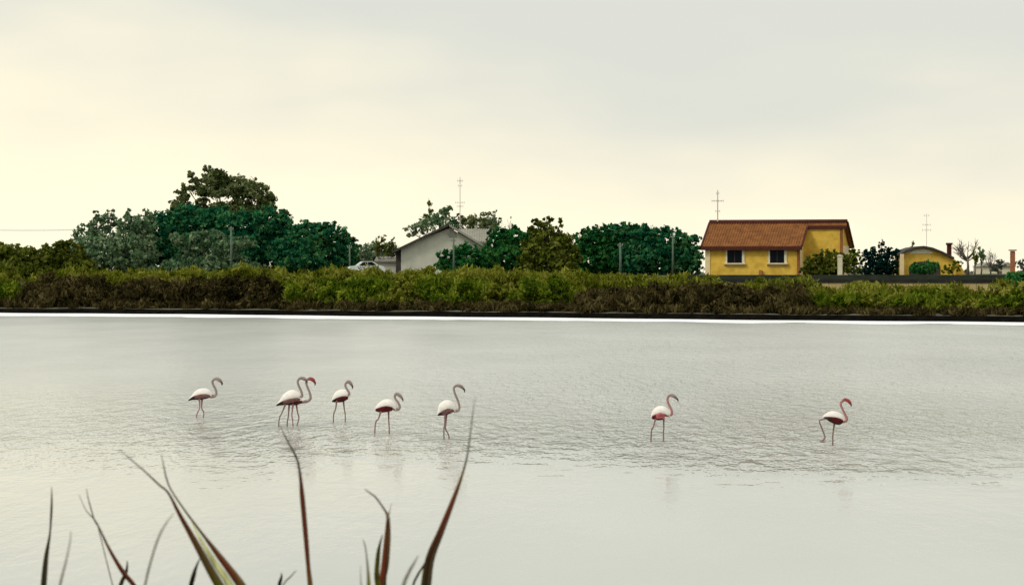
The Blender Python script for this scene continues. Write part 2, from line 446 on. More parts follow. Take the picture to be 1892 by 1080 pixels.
tree('pine_tree', 'smooth round topped dark tree left of the gap with the white car', 'tree', 298,
     [(568,446,46,38),(605,444,44,36),(630,466,32,38),(570,480,60,30),(640,488,26,24),(540,470,40,36)], M['teal'], 18, .30, trunk=600, clump=.18, tr=.3)
tree('broadleaf_tree', 'brownish green tree edging the right side of the round dark dome tree', 'tree', 303,
     [(640,462,24,28),(655,474,12,22)], M['olive'], 16, .28, trunk=646, clump=.2)
bare_tree('small_tree', 'thin little tree with leafy tuft beside the left eave of the white house', 703, 434, 300, 12, 8, leafm='olive', leafn=260, seed=3)
bare_tree('small_tree', 'thin little tree in the gap right of the round dark dome tree', 678, 448, 302, 12, 7, leafm='sage', leafn=170, seed=4)
bare_tree('small_tree', 'small leafy tree whose tip touches the white house roof on its left', 722, 440, 301, 9, 7, leafm='olive', leafn=190, seed=5)
tree('spindly_tree', 'narrow pointed reddish tree rising left of the white house ridge', 'tree', 306,
     [(794,385,4,20),(790,402,9,14),(780,414,12,12)], M['olive'], 11, .22, trunk=792, bark='greybark', clump=.5, hollow=.2, tr=.09)
tree('broadleaf_tree', 'pale loose tree peeking over the ridge of the white house', 'tree', 304,
     [(808,400,16,13),(826,390,15,12),(812,414,34,16),(775,420,16,14),(758,428,12,12)], M['sage'], 9, .26, trunk=815, bark='greybark', clump=.45, hollow=.3)
tree('broadleaf_tree', 'loose low crown showing behind the aerial mast of the white house', 'tree', 305,
     [(848,404,12,10),(866,408,20,12),(897,402,16,15),(880,418,40,14),(915,412,16,12)], M['crown'], 9, .24, trunk=875, bark='greybark', clump=.45, hollow=.3)
bare_tree('small_tree', 'wispy pale tree right of the white house roof end', 912, 392, 304, 12, 10, leafm='sage', leafn=240, seed=8)
bare_tree('small_tree', 'wispy nearly leafless tree above the green hedge tree', 935, 398, 305, 16, 12, leafm='sage', leafn=110, seed=9)

tree('broadleaf_tree', 'pale loose bushy tree filling the gap behind the white car', 'tree', 306,
     [(672,468,18,18),(695,462,20,20),(720,460,18,18),(700,482,40,18)], M['sage'], 9, .25, trunk=697, bark='greybark', clump=.45, hollow=.3, tr=.12)
# white gabled house ------------------------------------------------
def slope_roof(name, a, b_, c, d_, th, material, parent, ribs=0, rib_r=.05, courses=0):
    """slab a-b (eave) c-d (ridge, above b and a), with optional ribs running up the slope"""
    a, b_, c, d_ = map(Vector, (a, b_, c, d_)); n = (b_-a).cross(d_-a).normalized()
    if n.z < 0: n = -n
    m = MB(); k = 0
    m.v = [tuple(p) for p in (a, b_, c, d_)] + [tuple(p - n*th) for p in (a, b_, c, d_)]
    m.f = [[0,1,2,3],[7,6,5,4],[0,4,5,1],[1,5,6,2],[2,6,7,3],[3,7,4,0]]; m.m = [0]*6
    for i in range(ribs):
        t = (i+.5)/ribs
        p = a.lerp(b_, t) + n*.005; q = d_.lerp(c, t) + n*.005
        if courses:
            for j in range(courses):
                s0, s1 = j/courses, (j+1)/courses*.999
                m.tube([p.lerp(q, s0) + n*.022, p.lerp(q, s1)], [rib_r, rib_r*.82], 5, cap=True)
        else: m.tube([p, q], rib_r, 5)
    return m.build(name, material, parent)

hx = P(824, 500, 290); hx.z = 3.3
wh = empty('white_house', hx, 0, 'white gabled house with dark eaves half hidden by green trees', 'house')
k = 290/F
def wz(py): return P(0, py, 290).z - hx.z
def wxx(px): return (px-824)*k
# front gable wall
MB().prism([(wxx(741), -.4), (wxx(893), -.4), (wxx(893), wz(457)), (wxx(831), wz(421)), (wxx(741), wz(457))], 'y', 0, 9, 0).build('wall', M['white'], wh)
# left side strip wall, its shade painted as a dark colour, + corner
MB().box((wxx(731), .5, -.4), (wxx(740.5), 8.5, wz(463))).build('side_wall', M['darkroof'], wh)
slope_roof('roof', (wxx(724), -.7, wz(464)), (wxx(724), 9.4, wz(464)), (wxx(829), 9.4, wz(413.5)), (wxx(829), -.7, wz(413.5)), .22, M['darkroof'], wh)
slope_roof('roof', (wxx(912), -.7, wz(463)), (wxx(912), 9.4, wz(463)), (wxx(829.6), 9.4, wz(413.5)), (wxx(829.6), -.7, wz(413.5)), .2, M['greyroof'], wh)
MB().prism([(wxx(834), wz(424)), (wxx(842), wz(428)), (wxx(842), wz(437)), (wxx(830), wz(437)), (wxx(826), wz(430))], 'y', -.12, -.003).build('gable_vent', M['greyw'], wh)
# cross wing: roof slope that faces the camera
slope_roof('wing_roof', (wxx(845), 2.2, wz(446)), (wxx(909), 2.2, wz(446)), (wxx(909), 6.4, wz(421)), (wxx(845), 6.4, wz(421)), .2, M['greyroof'], wh, 14, .06)
MB().box((wxx(846), 2.9, -.4), (wxx(906), 8.8, wz(447))).build('wing_wall', M['white'], wh)
MB().tube([(wxx(878), 6.5, wz(425)), (wxx(878), 6.5, wz(414))], .15, 6).build('chimney', M['greyw'], wh)
f_ = MB().box((wxx(760), -.05, wz(478)), (wxx(760)+.06, -.003, wz(466)))
# annex and shed left of it
sx0 = P(712, 500, 299); sx0.z = 3.3; k2 = 299/F
sh = empty('shed', sx0, 0, 'low pale grey shed showing left of the white house', 'shed')
MB().box((-18*k2, 0, -.3), (19*k2, 4, 1.55)).build('wall', M['white'], sh)
slope_roof('roof', (-20*k2, -.3, 1.58), (21*k2, -.3, 1.58), (21*k2, 4.3, 2.05), (-20*k2, 4.3, 2.05), .12, M['greyroof'], sh, 12, .04)

def aerial(name, label, px, y0, y1, Y, bars, parent_rz=0, r=.035, foot_z=None):
    f = P(px, y1, Y); 
    if foot_z is not None: f.z = foot_z
    e = empty(name, f, 0, label, 'aerial'); h = P(px, y0, Y).z - f.z
    MB().tube([(0,0,0), (0,0,h)], [r*1.2, r*.8], 6).build('mast', M['metal'], e)
    for z, wd, n in bars:
        zz = P(px, z, Y).z - f.z; b = MB()
        b.tube([(-wd, 0, zz), (wd, 0, zz)], r*.6, 5)
        for i in range(n):
            x = -wd + 2*wd*i/(n-1); b.tube([(x, -.35, zz), (x, .35, zz)], .015, 4); b.tube([(x, 0, zz-.12), (x, 0, zz+.12)], .015, 4)
        b.build('crossbar', M['metal'], e)
    return e
aerial('tv_aerial', 'tall thin television aerial standing on the white house', 850, 327, 417, 293, [(334,.25,4),(343,.18,3),(374,.45,5),(381,.3,4)])

tree('bush', 'rounded bright green bush in front of the white house wall', 'bush', 281,
     [(830,480,26,22),(862,474,34,26),(895,480,30,24),(818,492,16,14),(850,492,40,18)], M['emerald'], 18, .27, clump=.22, tr=.12)
tree('hedge_tree', 'flat topped dark green tree right of the white house', 'tree', 284,
     [(922,446,26,28),(955,442,36,24),(990,444,26,26),(940,476,54,30),(985,478,45,30)], M['emerald'], 18, .28, trunk=950, clump=.2)
tree('broadleaf_tree', 'olive brown tree with open top between two dark green masses', 'tree', 281,
     [(1010,450,36,32),(1034,464,32,38),(990,470,30,32),(1015,488,54,28),(1050,475,22,32),(990,412,11,8),(1010,408,11,8),(1034,416,7,13),(1002,424,24,12)],
     M['olive'], 14, .27, trunk=1015, clump=.32)
tree('pine_tree', 'left half of the wide domed dark green thicket, behind the slim pole', 'tree', 291,
     [(1088,450,34,30),(1125,440,42,27),(1165,438,40,27),(1095,480,52,34),(1160,476,60,38)], M['emerald'], 18, .29, trunk=1120, clump=.19, tr=.3)
tree('pine_tree', 'teal right half of the wide domed thicket, reaching the yellow house', 'tree', 289,
     [(1190,442,42,30),(1232,450,40,32),(1268,464,32,34),(1200,478,60,36),(1262,486,42,28),(1145,430,26,18)], M['teal'], 18, .29, trunk=1225, clump=.19, tr=.3)

# poles ---------------------------------------------------------------
def pole(px, y0, y1, Y, label, cross=False, r=.11):
    f = P(px, y1, Y); f.z = land(f.x, Y) - .1; h = P(px, y0, Y).z - f.z
    e = empty('utility_pole', f, 0, label, 'pole', 'utility poles along the far bank')
    MB().tube([(0,0,0), (.02,0,h*.5), (0,0,h)], [r*1.2, r, r*.8], 8).build('post', M['pole'], e, smooth=True)
    b = MB().box((-.24, -.05, h-.35), (.24, .05, h-.27))
    b.build('crossarm', M['pole'], e)
    for x in (-.19, .19): MB().tube([(x, 0, h-.25), (x, 0, h-.1)], [.04, .03], 6).build('insulator', M['greyw'], e)
    return f + Vector((0, 0, h-.1))
q1 = pole(427, 418, 505, 288, 'pale pole standing before the dark pines on the left')
q2 = pole(646, 452, 500, 290, 'pale pole at the right edge of the round dark dome tree', r=.09)
q3 = pole(838, 438, 505, 277, 'thin pole in front of the white house bush', r=.09)
q4 = pole(1146, 448, 515, 270, 'pale pole before the domed thicket, further from the yellow house')
q5 = pole(1243, 430, 500, 283, 'pale pole before the domed thicket, closer to the yellow house', r=.1)
b = MB()
far0 = P(-400, 405, 330)
def wirepts(a, c, sag):
    return [a.lerp(c, t) - Vector((0, 0, sag*4*t*(1-t))) for t in np.linspace(0, 1, 14)]
for dx in (0, .5):
    b.tube(wirepts(far0+Vector((0,dx,0)), P(170, 424, 325)+Vector((0,dx,0)), .5), .022, 4)
tag(b.build('power_line', M['wire']), 'faint pair of wires crossing the sky at the left edge', 'wire')
wp = P(-400, 505, 330); wp.z = 3.2
pl = empty('utility_pole', wp, 0, 'pole outside the left edge that carries the faint wires', 'pole')
MB().tube([(0,0,0),(0,0,far0.z-3.2+.3)], .12, 8).build('post', M['pole'], pl)
# white car behind the hedge -------------------------------------------
cp = P(676, 492, 286); cp.z = 3.33
car = empty('parked_car', cp, R(12), 'small white car half hidden in the gap left of the white house', 'car')
prof = [(-1.75,.35),(-1.8,.75),(-1.55,.95),(-.95,1.02),(-.45,1.42),(.55,1.46),(1.15,1.08),(1.65,.95),(1.8,.7),(1.75,.35)]
MB().prism(prof, 'y', -.78, .78).build('body', M['carw'], car)
for s in (-1, 1):
    y0, y1 = sorted((s*.785, s*.80))
    MB().prism([(-.78,1.03),(-.40,1.36),(.02,1.38),(.02,1.03)], 'y', y0, y1).build('window', M['glass'], car)
    MB().prism([(.08,1.03),(.08,1.38),(.5,1.39),(.92,1.06)], 'y', y0, y1).build('window', M['glass'], car)
for x in (-1.1, 1.12):
    for s in (-1, 1):
        wv = [(x+.31*math.cos(a), .31+.31*math.sin(a)) for a in np.linspace(0, 2*math.pi, 14, endpoint=False)]
        y0, y1 = sorted((s*.6, s*.82))
        wl = MB().prism(wv, 'y', y0, y1).build('wheel', M['rubber'], car)

# ------------------------------------------------------------------ the yellow house
YH = 275; kk = YH/F
o = P(1304, 502, YH); o.z = 3.45
yh = empty('yellow_house', o, R(-14), 'yellow house with orange tiled roof and two dark square windows', 'house')
ca = math.cos(R(14))
Lm = 169*kk/ca; Dp = 8.0; eave = 2.85; ridge = 4.95; zb = -.5
L2 = Lm + 72*kk/ca - .2
def zz(py): return P(0, py, YH).z - o.z
# main block with gable ends
MB().prism([(0, zb), (Dp, zb), (Dp, eave-.08), (Dp/2, ridge-.22), (0, eave-.08)], 'x', 0, Lm).build('wall', M['yellow'], yh)
# taller set-back block: wall under the ridge, rear half of the gable
MB().prism([(Dp/2-.7, zb), (Dp, zb), (Dp, eave-.08), (Dp/2, ridge-.22), (Dp/2-.7, ridge-.36)], 'x', Lm+.003, L2).build('rear_wall', M['yellow'], yh)
# pale corner strips
MB().box((-.05, -.06, zb), (.42, -.003, eave-.05)).build('corner_strip', M['cream'], yh)
MB().box((Lm-.22, -.07, zb), (Lm+.06, -.003, eave-.12)).build('drainpipe_box', M['tile'], yh)
MB().box((Lm+.006, .02, zb), (Lm+.05, 1.6, eave-.02)).build('lit_end_panel', M['cream'], yh)  # cream panels paint the lighter, lit tone of the end walls
MB().box((L2+.003, Dp/2-.66, zb), (L2+.05, Dp-.02, eave-.1)).build('lit_end_panel', M['cream'], yh)
MB().box((L2-.22, Dp/2-.76, zb), (L2+.06, Dp/2-.703, ridge-.45)).build('corner_strip', M['tile'], yh)
# roofs with barrel tiles
ov = .38
se = (ridge-eave)/(Dp/2)
slope_roof('front_roof', (-.32, -ov, eave-ov*se), (Lm+.25, -ov, eave-ov*se), (Lm+.25, Dp/2, ridge), (-.32, Dp/2, ridge), .16, M['tile'], yh, 38, .085, 12)
slope_roof('rear_roof', (L2+.35, Dp+ov, eave-ov*se), (-.32, Dp+ov, eave-ov*se), (-.32, Dp/2+.01, ridge), (L2+.35, Dp/2+.01, ridge), .16, M['tile'], yh)
slope_roof('porch_roof', (Lm+.26, Dp/2-.75, ridge-.75*se+.08), (L2+.35, Dp/2-.75, ridge-.75*se+.08), (L2+.35, Dp/2, ridge), (Lm+.26, Dp/2, ridge), .14, M['tile'], yh, 15, .08, 2)
# dark fascia, ridge and rakes
MB().box((-.36, -ov-.10, eave-ov*se-.34), (Lm+.3, -ov-.003, eave-ov*se-.0)).build('gutter', M['tiledark'], yh)
MB().tube([(-.35, Dp/2, ridge+.06), (L2+.38, Dp/2, ridge+.06)], .25, 8).build('ridge_cap', M['tiledark'], yh, smooth=True)
MB().tube([(-.36, -ov, eave-ov*se+.0), (-.36, Dp/2, ridge+.02)], .12, 6).build('verge', M['tiledark'], yh)
MB().tube([(Lm+.3, -ov, eave-ov*se+.0), (Lm+.3, Dp/2-.9, ridge-.45)], .085, 6).build('verge', M['tiledark'], yh)
MB().tube([(L2+.38, Dp+ov, eave-ov*se), (L2+.38, Dp/2, ridge+.02)], .14, 6).build('verge', M['tiledark'], yh)
MB().box((Lm+.3, Dp/2-.86, ridge-.75*se-.24), (L2+.36, Dp/2-.753, ridge-.75*se+.08)).build('gutter', M['tiledark'], yh)
MB().box((-.1, -.14, zb), (Lm+.1, -.073, -.02)).build('plinth', M['asphalt'], yh)
# windows
def px2u(px): return (px-1304)*kk/ca
for (x0, x1) in ((1343, 1370), (1420, 1446)):
    u0, u1 = px2u(x0), px2u(x1); z0, z1 = zz(485.5), zz(460)
    wn = MB()
    t = .15
    wn.box((u0-t, -.05, z0), (u0, -.003, z1)); wn.box((u1, -.09, z0-.1), (u1+.24, -.003, z1+.1)); wn.box((u0-t, -.051, z1+.003), (u1, -.003, z1+t))
    fr = wn.build('window', M['trim'], yh)
    MB().box((u0-.002, -.02, z0), (u1-.002, -.006, z1)).build('pane', M['glass'], fr)
    g_ = MB(); um = (u0+u1)/2
    g_.box((um-.025, -.05, z0), (um+.025, -.022, z1)); g_.box((u0, -.05, z0), (u0+.05, -.022, z1)); g_.box((u1-.055, -.05, z0), (u1-.004, -.022, z1))
    g_.build('casement', M['darkroof'], fr)
    MB().prism([(-.28, z0-.12), (-.28, z0-.02), (-.004, z0-.004), (-.004, z0-.34)], 'x', u0-.25, u1+.36).build('sill', M['cream'], fr)
MB().box((px2u(1401), -.35, -.1), (px2u(1407), -.075, .42)).build('meter_box', M['brick'], yh)
aerial('tv_aerial', 'television aerial with a crossbar above the left end of the yellow house ridge', 1326, 351, 409, 278.5, [(357,.12,3),(371,.55,6),(390,.2,3)], r=.05)

tree('bush', 'olive green bush leaning on the right side of the yellow house', 'bush', 268,
     [(1505,487,22,18),(1528,480,30,20),(1550,484,26,20),(1512,498,34,14),(1540,496,34,16)], M['olive'], 20, .22, clump=.2, tr=.1)
tree('bush', 'light green bush at the far right corner of the yellow house', 'bush', 270,
     [(1573,480,16,22),(1583,472,12,16),(1578,494,18,16)], M['green'], 18, .2, clump=.25, tr=.1)
pp = P(1552, 503, 264); pp.z = land(pp.x, 264)
ga = empty('gate_post', pp, 0, 'short white post in front of the bush right of the yellow house', 'post')
hp = P(1552, 471, 264).z - pp.z
MB().box((-.2, -.2, -.1), (.2, .2, hp-.12)).build('shaft', M['trim'], ga)
MB().prism([(-.25, hp-.117), (.25, hp-.117), (.25, hp-.04), (0, hp+.06), (-.25, hp-.04)], 'y', -.25, .25).build('cap', M['trim'], ga)

# row of dark cypresses -----------------------------------------------
names = ['leftmost dark cypress beside the yellow house', 'second dark cypress from the yellow house, pointed', 'tallest dark cypress in the middle of the row',
         'fourth dark cypress in the row, blunt tip', 'rightmost dark cypress in the row, next to the small cottage']
for (px, top, wd), nm in zip(((1601,462,11),(1615,455,11),(1630,446,12),(1643,457,11),(1657,460,10)), names):
    tree('cypress', nm, 'tree', 282 + (px % 3), [(px,496,wd+3,18),(px,478,wd,20),(px,(top+478)/2-2,wd*.65,(478-top)/2),(px,top+8,wd*.3,10)], M['blue'], 30, .17, trunk=px,
         group='row of dark cypresses', clump=.25, tr=.08, depth=1.0)

# low yellow cottage with a bowed roof -----------------------------------
cx = P(1712, 505, 280); cx.z = 3.35; k3 = 280/F
ct = empty('cottage', cx, 0, 'small low yellow cottage with bowed dark roof right of the cypresses', 'house')
def cz(py): return P(0, py, 280).z - cx.z
def cu(px): return (px-1712)*k3
arc = [(1664,468),(1674,461.5),(1690,456),(1706,454),(1722,457),(1740,464),(1762,475),(1775,488),(1783,500)]
wallp = [(cu(1668), -.4)] + [(cu(x), cz(y+4)) for x, y in arc[:7]] + [(cu(1766), -.4)]
MB().prism([(cu(1668), -.4), (cu(1766), -.4), (cu(1766), cz(481))] + [(cu(x), cz(y+4)) for x, y in arc[5::-1] if x > 1668] + [(cu(1668), cz(470))], 'y', 0, 6).build('wall', M['yellow'], ct)
b = MB()
rp = [(cu(x), cz(y)) for x, y in arc[:7]]
for (a0, z0_), (a1, z1_) in zip(rp[:-1], rp[1:]):
    b.prism([(a0, z0_-.2), (a1, z1_-.2), (a1, z1_), (a0, z0_)], 'y', -.45, 6.4)
b.build('roof', M['darkroof'], ct)
MB().prism([(cu(1676), cz(468.5)), (cu(1726), cz(468.5)), (cu(1716), cz(461.5)), (cu(1704), cz(459.5)), (cu(1690), cz(461))], 'y', -.06, -.003).build('gable_panel', M['trim'], ct)
MB().box((cu(1662), -.5, -.3), (cu(1669), -.35, cz(469))).build('porch_post', M['cream'], ct)
MB().prism([(cu(1766), -.4), (cu(1785), -.4), (cu(1783), cz(500)), (cu(1775), cz(488)), (cu(1766), cz(479))], 'y', .6, 5, 0).build('side_wall', M['yellow'], ct)
ar = [(cu(1680), -.3)] + [(cu(1680)+ (cu(1737)-cu(1680))*(.5-.5*math.cos(a)), cz(492)+ (cz(482.5)-cz(492))*math.sin(a)) for a in np.linspace(0, math.pi, 10)] + [(cu(1737), -.3)]
MB().prism(ar, 'y', -.05, -.003).build('dark_arch_opening', M['darkroof'], ct)  # dark panel painting the shaded inside of the open carport arch
b = MB(); b.box((cu(1756.5), 2, cz(474)), (cu(1764), 2.5, cz(452))); b.box((cu(1755), 1.9, cz(451.9)), (cu(1765.5), 2.6, cz(448)))
b.build('chimney', M['tiledark'], ct)
tree('bush', 'dark green bush under the arch of the small cottage', 'bush', 277,
     [(1695,494,16,11),(1718,492,18,12),(1706,498,26,9)], M['emerald'], 24, .18, clump=.25, tr=.05)
tree('bush', 'yellow green bush covering the right corner of the cottage', 'bush', 276,
     [(1768,492,12,12),(1752,498,14,8)], M['green'], 22, .18, clump=.25, tr=.05)
aerial('tv_aerial', 'faint slender aerial mast rising behind the small cottage', 1712, 394, 458, 284, [(398,.22,3),(415,.35,4),(425,.4,4)], r=.022)
bare_tree('small_tree', 'knobbly small tree right behind the left end of the cottage roof', 1685, 446, 286, 5, 5, material='bark', leafm='crown', leafn=60, seed=31)
bare_tree('bare_tree', 'bare forked purplish tree right of the cottage', 1788, 436, 285, 22, 16, material='greybark', seed=21, thick=.12, fork=.45)
bare_tree('sapling', 'slim yellow green sapling right of the bare forked tree', 1801, 458, 283, 4, 6, leafm='green', leafn=130, seed=22)
bare_tree('sapling', 'slim pale sapling, second right of the bare forked tree', 1813, 455, 284, 5, 6, leafm='sage', leafn=140, seed=23)
bare_tree('bare_tree', 'wispy leafless tree halfway between the saplings and the brick pillar', 1830, 462, 286, 13, 12, seed=24, thick=.07)
tree('bush', 'pale grey bush just left of the orange brick pillar', 'bush', 287, [(1848,488,12,10),(1840,495,14,8)], M['far'], 22, .2, clump=.3, tr=.05)
tree('bush', 'pale grey bush at the right edge of the photo behind the brick pillar', 'bush', 288, [(1888,488,14,11),(1905,492,18,10)], M['far'], 22, .2, clump=.3, tr=.05)
bp = P(1871, 503, 272); bp.z = land(bp.x, 272); hb = P(0, 461, 272).z - bp.z
bk = empty('brick_pillar', bp, 0, 'orange brick pillar with a wider cap near the right edge', 'pillar')
n_c = int(hb/.075/2)
for i in range(n_c):
    z = -.1 + i*(hb-.1+.0)/n_c; s = .21 if i % 2 else .205
    MB().box((-s, -s, z), (s, s, z + (hb-.1)/n_c - .012)).build('brick', M['brick'], bk)
MB().box((-.19, -.19, -.1), (.19, .19, hb-.13)).build('core', M['greyw'], bk)
MB().box((-.33, -.33, hb-.11), (.33, .33, hb)).build('cap', M['brick'], bk)
for i, (px, wd) in enumerate(((1828, 14), (1862, 10))):
    hp_ = P(px, 500, 330); hp_.z = 3.4
    hh = empty('distant_house', hp_, 0, ['pale distant house seen low behind the wispy leafless tree', 'pale distant house seen low beside the brick pillar'][i], 'house')
    kx = 330/F
    MB().box((-wd*kx, 0, -.3), (wd*kx, 6, 1.0)).build('wall', M['trim'], hh)
    MB().prism([(-wd*kx-.2, 1.003), (wd*kx+.2, 1.003), (0, 1.5)], 'y', -.2, 6.2).build('roof', M['greyroof'], hh)

# long low retaining wall in front of the houses at the right ---------------
def wallY(x): return 243 - 0.62*(x-18)
pts = [float(x) for x in np.arange(15.0, 62, 1.0)]
w0 = P(1300, 520, 246)
rw = empty('retaining_wall', (0, 0, 0), 0, 'long low sandy wall with dark coping before the yellow house and cottage', 'wall')
seg = MB(); seg2 = MB()
for i in range(len(pts)-1):
    x0, x1 = pts[i], pts[i+1]-.03
    y0, y1 = wallY(x0), wallY(x1)
    b = MB(); zt = 2.80
    b.v = [(x0,y0,.6),(x1,y1,.6),(x1,y1+.5,.6),(x0,y0+.5,.6),(x0,y0,zt),(x1,y1,zt),(x1,y1+.5,zt),(x0,y0+.5,zt)]
    b.f = [[0,3,2,1],[4,5,6,7],[0,1,5,4],[1,2,6,5],[2,3,7,6],[3,0,4,7]]; b.m = [0]*6
    b.build('wall_panel', M['sand'], rw)
for z0_, z1_, dy, mt_ in ((2.803, 3.08, -.12, 'asphalt'), (3.083, 3.42, .05, 'greyw')):
    b = MB(); a, c = pts[0]-.2, pts[-1]+.2
    ya, yc = wallY(a)+dy, wallY(c)+dy
    b.v = [(a,ya,z0_),(c,yc,z0_),(c,yc+.7,z0_),(a,ya+.7,z0_),(a,ya,z1_),(c,yc,z1_),(c,yc+.7,z1_),(a,ya+.7,z1_)]
    b.f = [[0,3,2,1],[4,5,6,7],[0,1,5,4],[1,2,6,5],[2,3,7,6],[3,0,4,7]]; b.m = [0]*6
    if mt_ == 'greyw': 
        b.build('parapet', M['parapet'] if 'parapet' in M else mat('mossy_parapet', (.026,.034,.020), .95, (.012,.018,.010), .8), rw)
    else: b.build('coping', M[mt_], rw)
# dark hedge strip on the wall towards the right edge and under the house
tree('hedge', 'low dark hedge draped over the wall near the right edge', 'hedge', 226, [(1868,520,22,10),(1895,522,24,12),(1925,520,24,12),(1885,508,30,5)], M['emerald'], 24, .2, clump=.25, tr=.04)

# far-off belt of trees on the plain
p = []
for i in range(9000):
    x = rng.uniform(-420, 420); y = rng.uniform(640, 700)
    top = 3.2 + 2.0*(noise.noise(Vector((x*.03, 1, 0)))*.5+.6) + 1.1*noise.noise(Vector((x*.12, 3, 0)))
    p.append((x, y, rng.uniform(3.0, max(3.3, top))))
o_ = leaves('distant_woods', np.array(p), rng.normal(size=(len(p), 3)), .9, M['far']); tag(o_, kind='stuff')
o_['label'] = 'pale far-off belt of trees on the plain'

# ------------------------------------------------------------------ reeds and scrub on the bank
def brownness(px):
    s = lambda a, b_: 1/(1+math.exp(-(px-a)/b_))
    return s(45, 12)*(1-s(515, 12)) + s(1075, 18)*(1-s(1490, 14))
def ztop(px):
    """height of the scrub's skyline along the bank"""
    x = [-300, 60, 500, 900, 1060, 1120, 1290, 1320, 1470, 1500, 1540, 1565, 1600, 1640, 1700, 1722, 1755, 1775, 1840, 1860, 2200]
    z = [3.9, 3.95, 4.0, 3.8, 3.85, 3.3, 3.25, 3.22, 3.18, 2.55, 2.4, 2.85, 2.8, 2.4, 2.45, 2.95, 2.85, 2.35, 2.3, 2.9, 2.9]
    return float(np.interp(px, x, z))
def ground_at(px, t):
    Yg = 235.
    for _ in range(4): Yg = Ys((px-946)/F*Yg) + t
    x = (px-946)/F*Yg
    return x, Yg, land(x, Yg)
def belt(name, label, n, t0, t1, material, size, side, seed, rmin, rmax, dens, rel0, rel1, px0=-170, px1=2070):
    """lumps of undergrowth; rel: how far up from the ground to the skyline the lumps reach"""
    r = np.random.default_rng(seed); L = []
    while len(L) < n:
        px = r.uniform(px0, px1); t = r.uniform(t0, t1)
        x, Yg, z0 = ground_at(px, t)
        bw = brownness(px + r.normal()*14)
        if r.uniform() > (bw if side == 'brown' else (1-bw if side == 'green' else 1)): continue
        if px > 1295 and Yg > wallY(x) - 1.6: continue
        zt = max(z0 + (ztop(px)-z0)*r.uniform(rel0, rel1), z0+.45)
        rx = r.uniform(rmin, rmax); rz = min((zt-z0)*.62, rx*1.1)
        L.append(((x, Yg, zt-rz), (rx, rx*.9, rz)))
        if zt-rz > z0 + .5: L.append(((x, Yg-.2, (zt+z0)/2-.2), (rx, rx*.9, (zt-z0)*.5)))
    p, nn, tt = cloud(L, dens, .42, size, .4)
    nn[:, 2] *= .25
    ob = leaves(name, p, nn, size, material, elong=3.6, jitter=.5, droop=1.5, tint=tt)
    ob['label'] = label; ob['kind'] = 'stuff'
    return ob
belt('reed_bed', 'yellow olive reeds filling the bank behind the shrubs', 330, 11, 31, M['reed'], .15, 'all', 1, .8, 2.0, 13, .6, 1.12)
belt('undergrowth', 'green undergrowth between the shrubs near the water', 120, 3, 14, M['green'], .15, 'green', 2, .8, 1.7, 14, .45, .85)
belt('dry_scrub', 'brown dry undergrowth between the shrubs near the water', 150, 3, 14, M['brown'], .15, 'brown', 3, .8, 1.7, 14, .5, .86)
belt('shore_grass', 'short dark grass on the lip of the mud bank', 420, 1.0, 3.4, M['brown'], .16, 'all', 4, .35, .9, 8, .1, .26)

marks = [(-55,'beyond the left edge'),(12,'in the left corner, under the low olive trees'),(85,'under the second low olive tree'),(165,'below the spiky sage tree'),
 (235,'below the sage tree that touches the pines'),(305,'below the left side of the broad pine'),(365,'below the gaps of the tallest crown'),(430,'below the pole before the dark pines'),
 (492,'below the tall teal pine'),(560,'below the left of the round dome tree'),(622,'below the right of the round dome tree'),(680,'below the white car'),
 (742,'below the left corner of the white house'),(800,'below the white gable wall'),(858,'below the bush of the white house'),(915,'below the right end of the white house roof'),
 (975,'below the flat topped hedge tree'),(1030,'below the olive brown tree'),(1095,'below the left of the domed thicket'),(1150,'below the slim pole of the domed thicket'),
 (1210,'below the teal half of the thicket'),(1268,'left of the yellow house'),(1325,'below the left corner of the yellow house'),(1358,'below the left window of the yellow house'),
 (1432,'below the right window of the yellow house'),(1490,'below the right end wall of the yellow house'),(1550,'below the short white post'),(1612,'below the cypress row'),
 (1675,'below the left of the small cottage'),(1735,'below the right of the small cottage'),(1790,'below the bare forked tree'),(1845,'below the pale grey bush'),(1895,'below the brick pillar at the right edge'),(1950,'beyond the right edge')]
for i, (px, where) in enumerate(marks):
    bw = brownness(px) > .5
    t = random.uniform(4, 7); Yg = 235.
    for _ in range(4): Yg = Ys((px-946)/F*Yg) + t
    base = P(px, 560, Yg).z
    sc = F/Yg; zg = land((px-946)/F*Yg, Yg)
    hpx = random.uniform(.55, .80)*(ztop(px)-zg)*sc; yb = HOR + (H-zg)*sc
    wd = random.uniform(24, 36)
    lob = [(px, yb-hpx*.5, wd, hpx*.5), (px-wd*.6, yb-hpx*.38, wd*.7, hpx*.38), (px+wd*.6, yb-hpx*.36, wd*.65, hpx*.38), (px+random.uniform(-12,12), yb-hpx*.78, wd*.5, hpx*.24)]
    mname = 'brown' if bw else ('green' if i % 3 else 'reed')
    tree('shrub', ('dark brown shrub' if bw else ('olive green shrub' if mname == 'green' else 'yellowish shrub'))+' at the water\'s edge '+where, 'shrub', Yg, lob, M[mname], 24, .2,
         group='shrubs along the far water\'s edge', clump=.28, tr=.05, crown='foliage', hollow=.4)

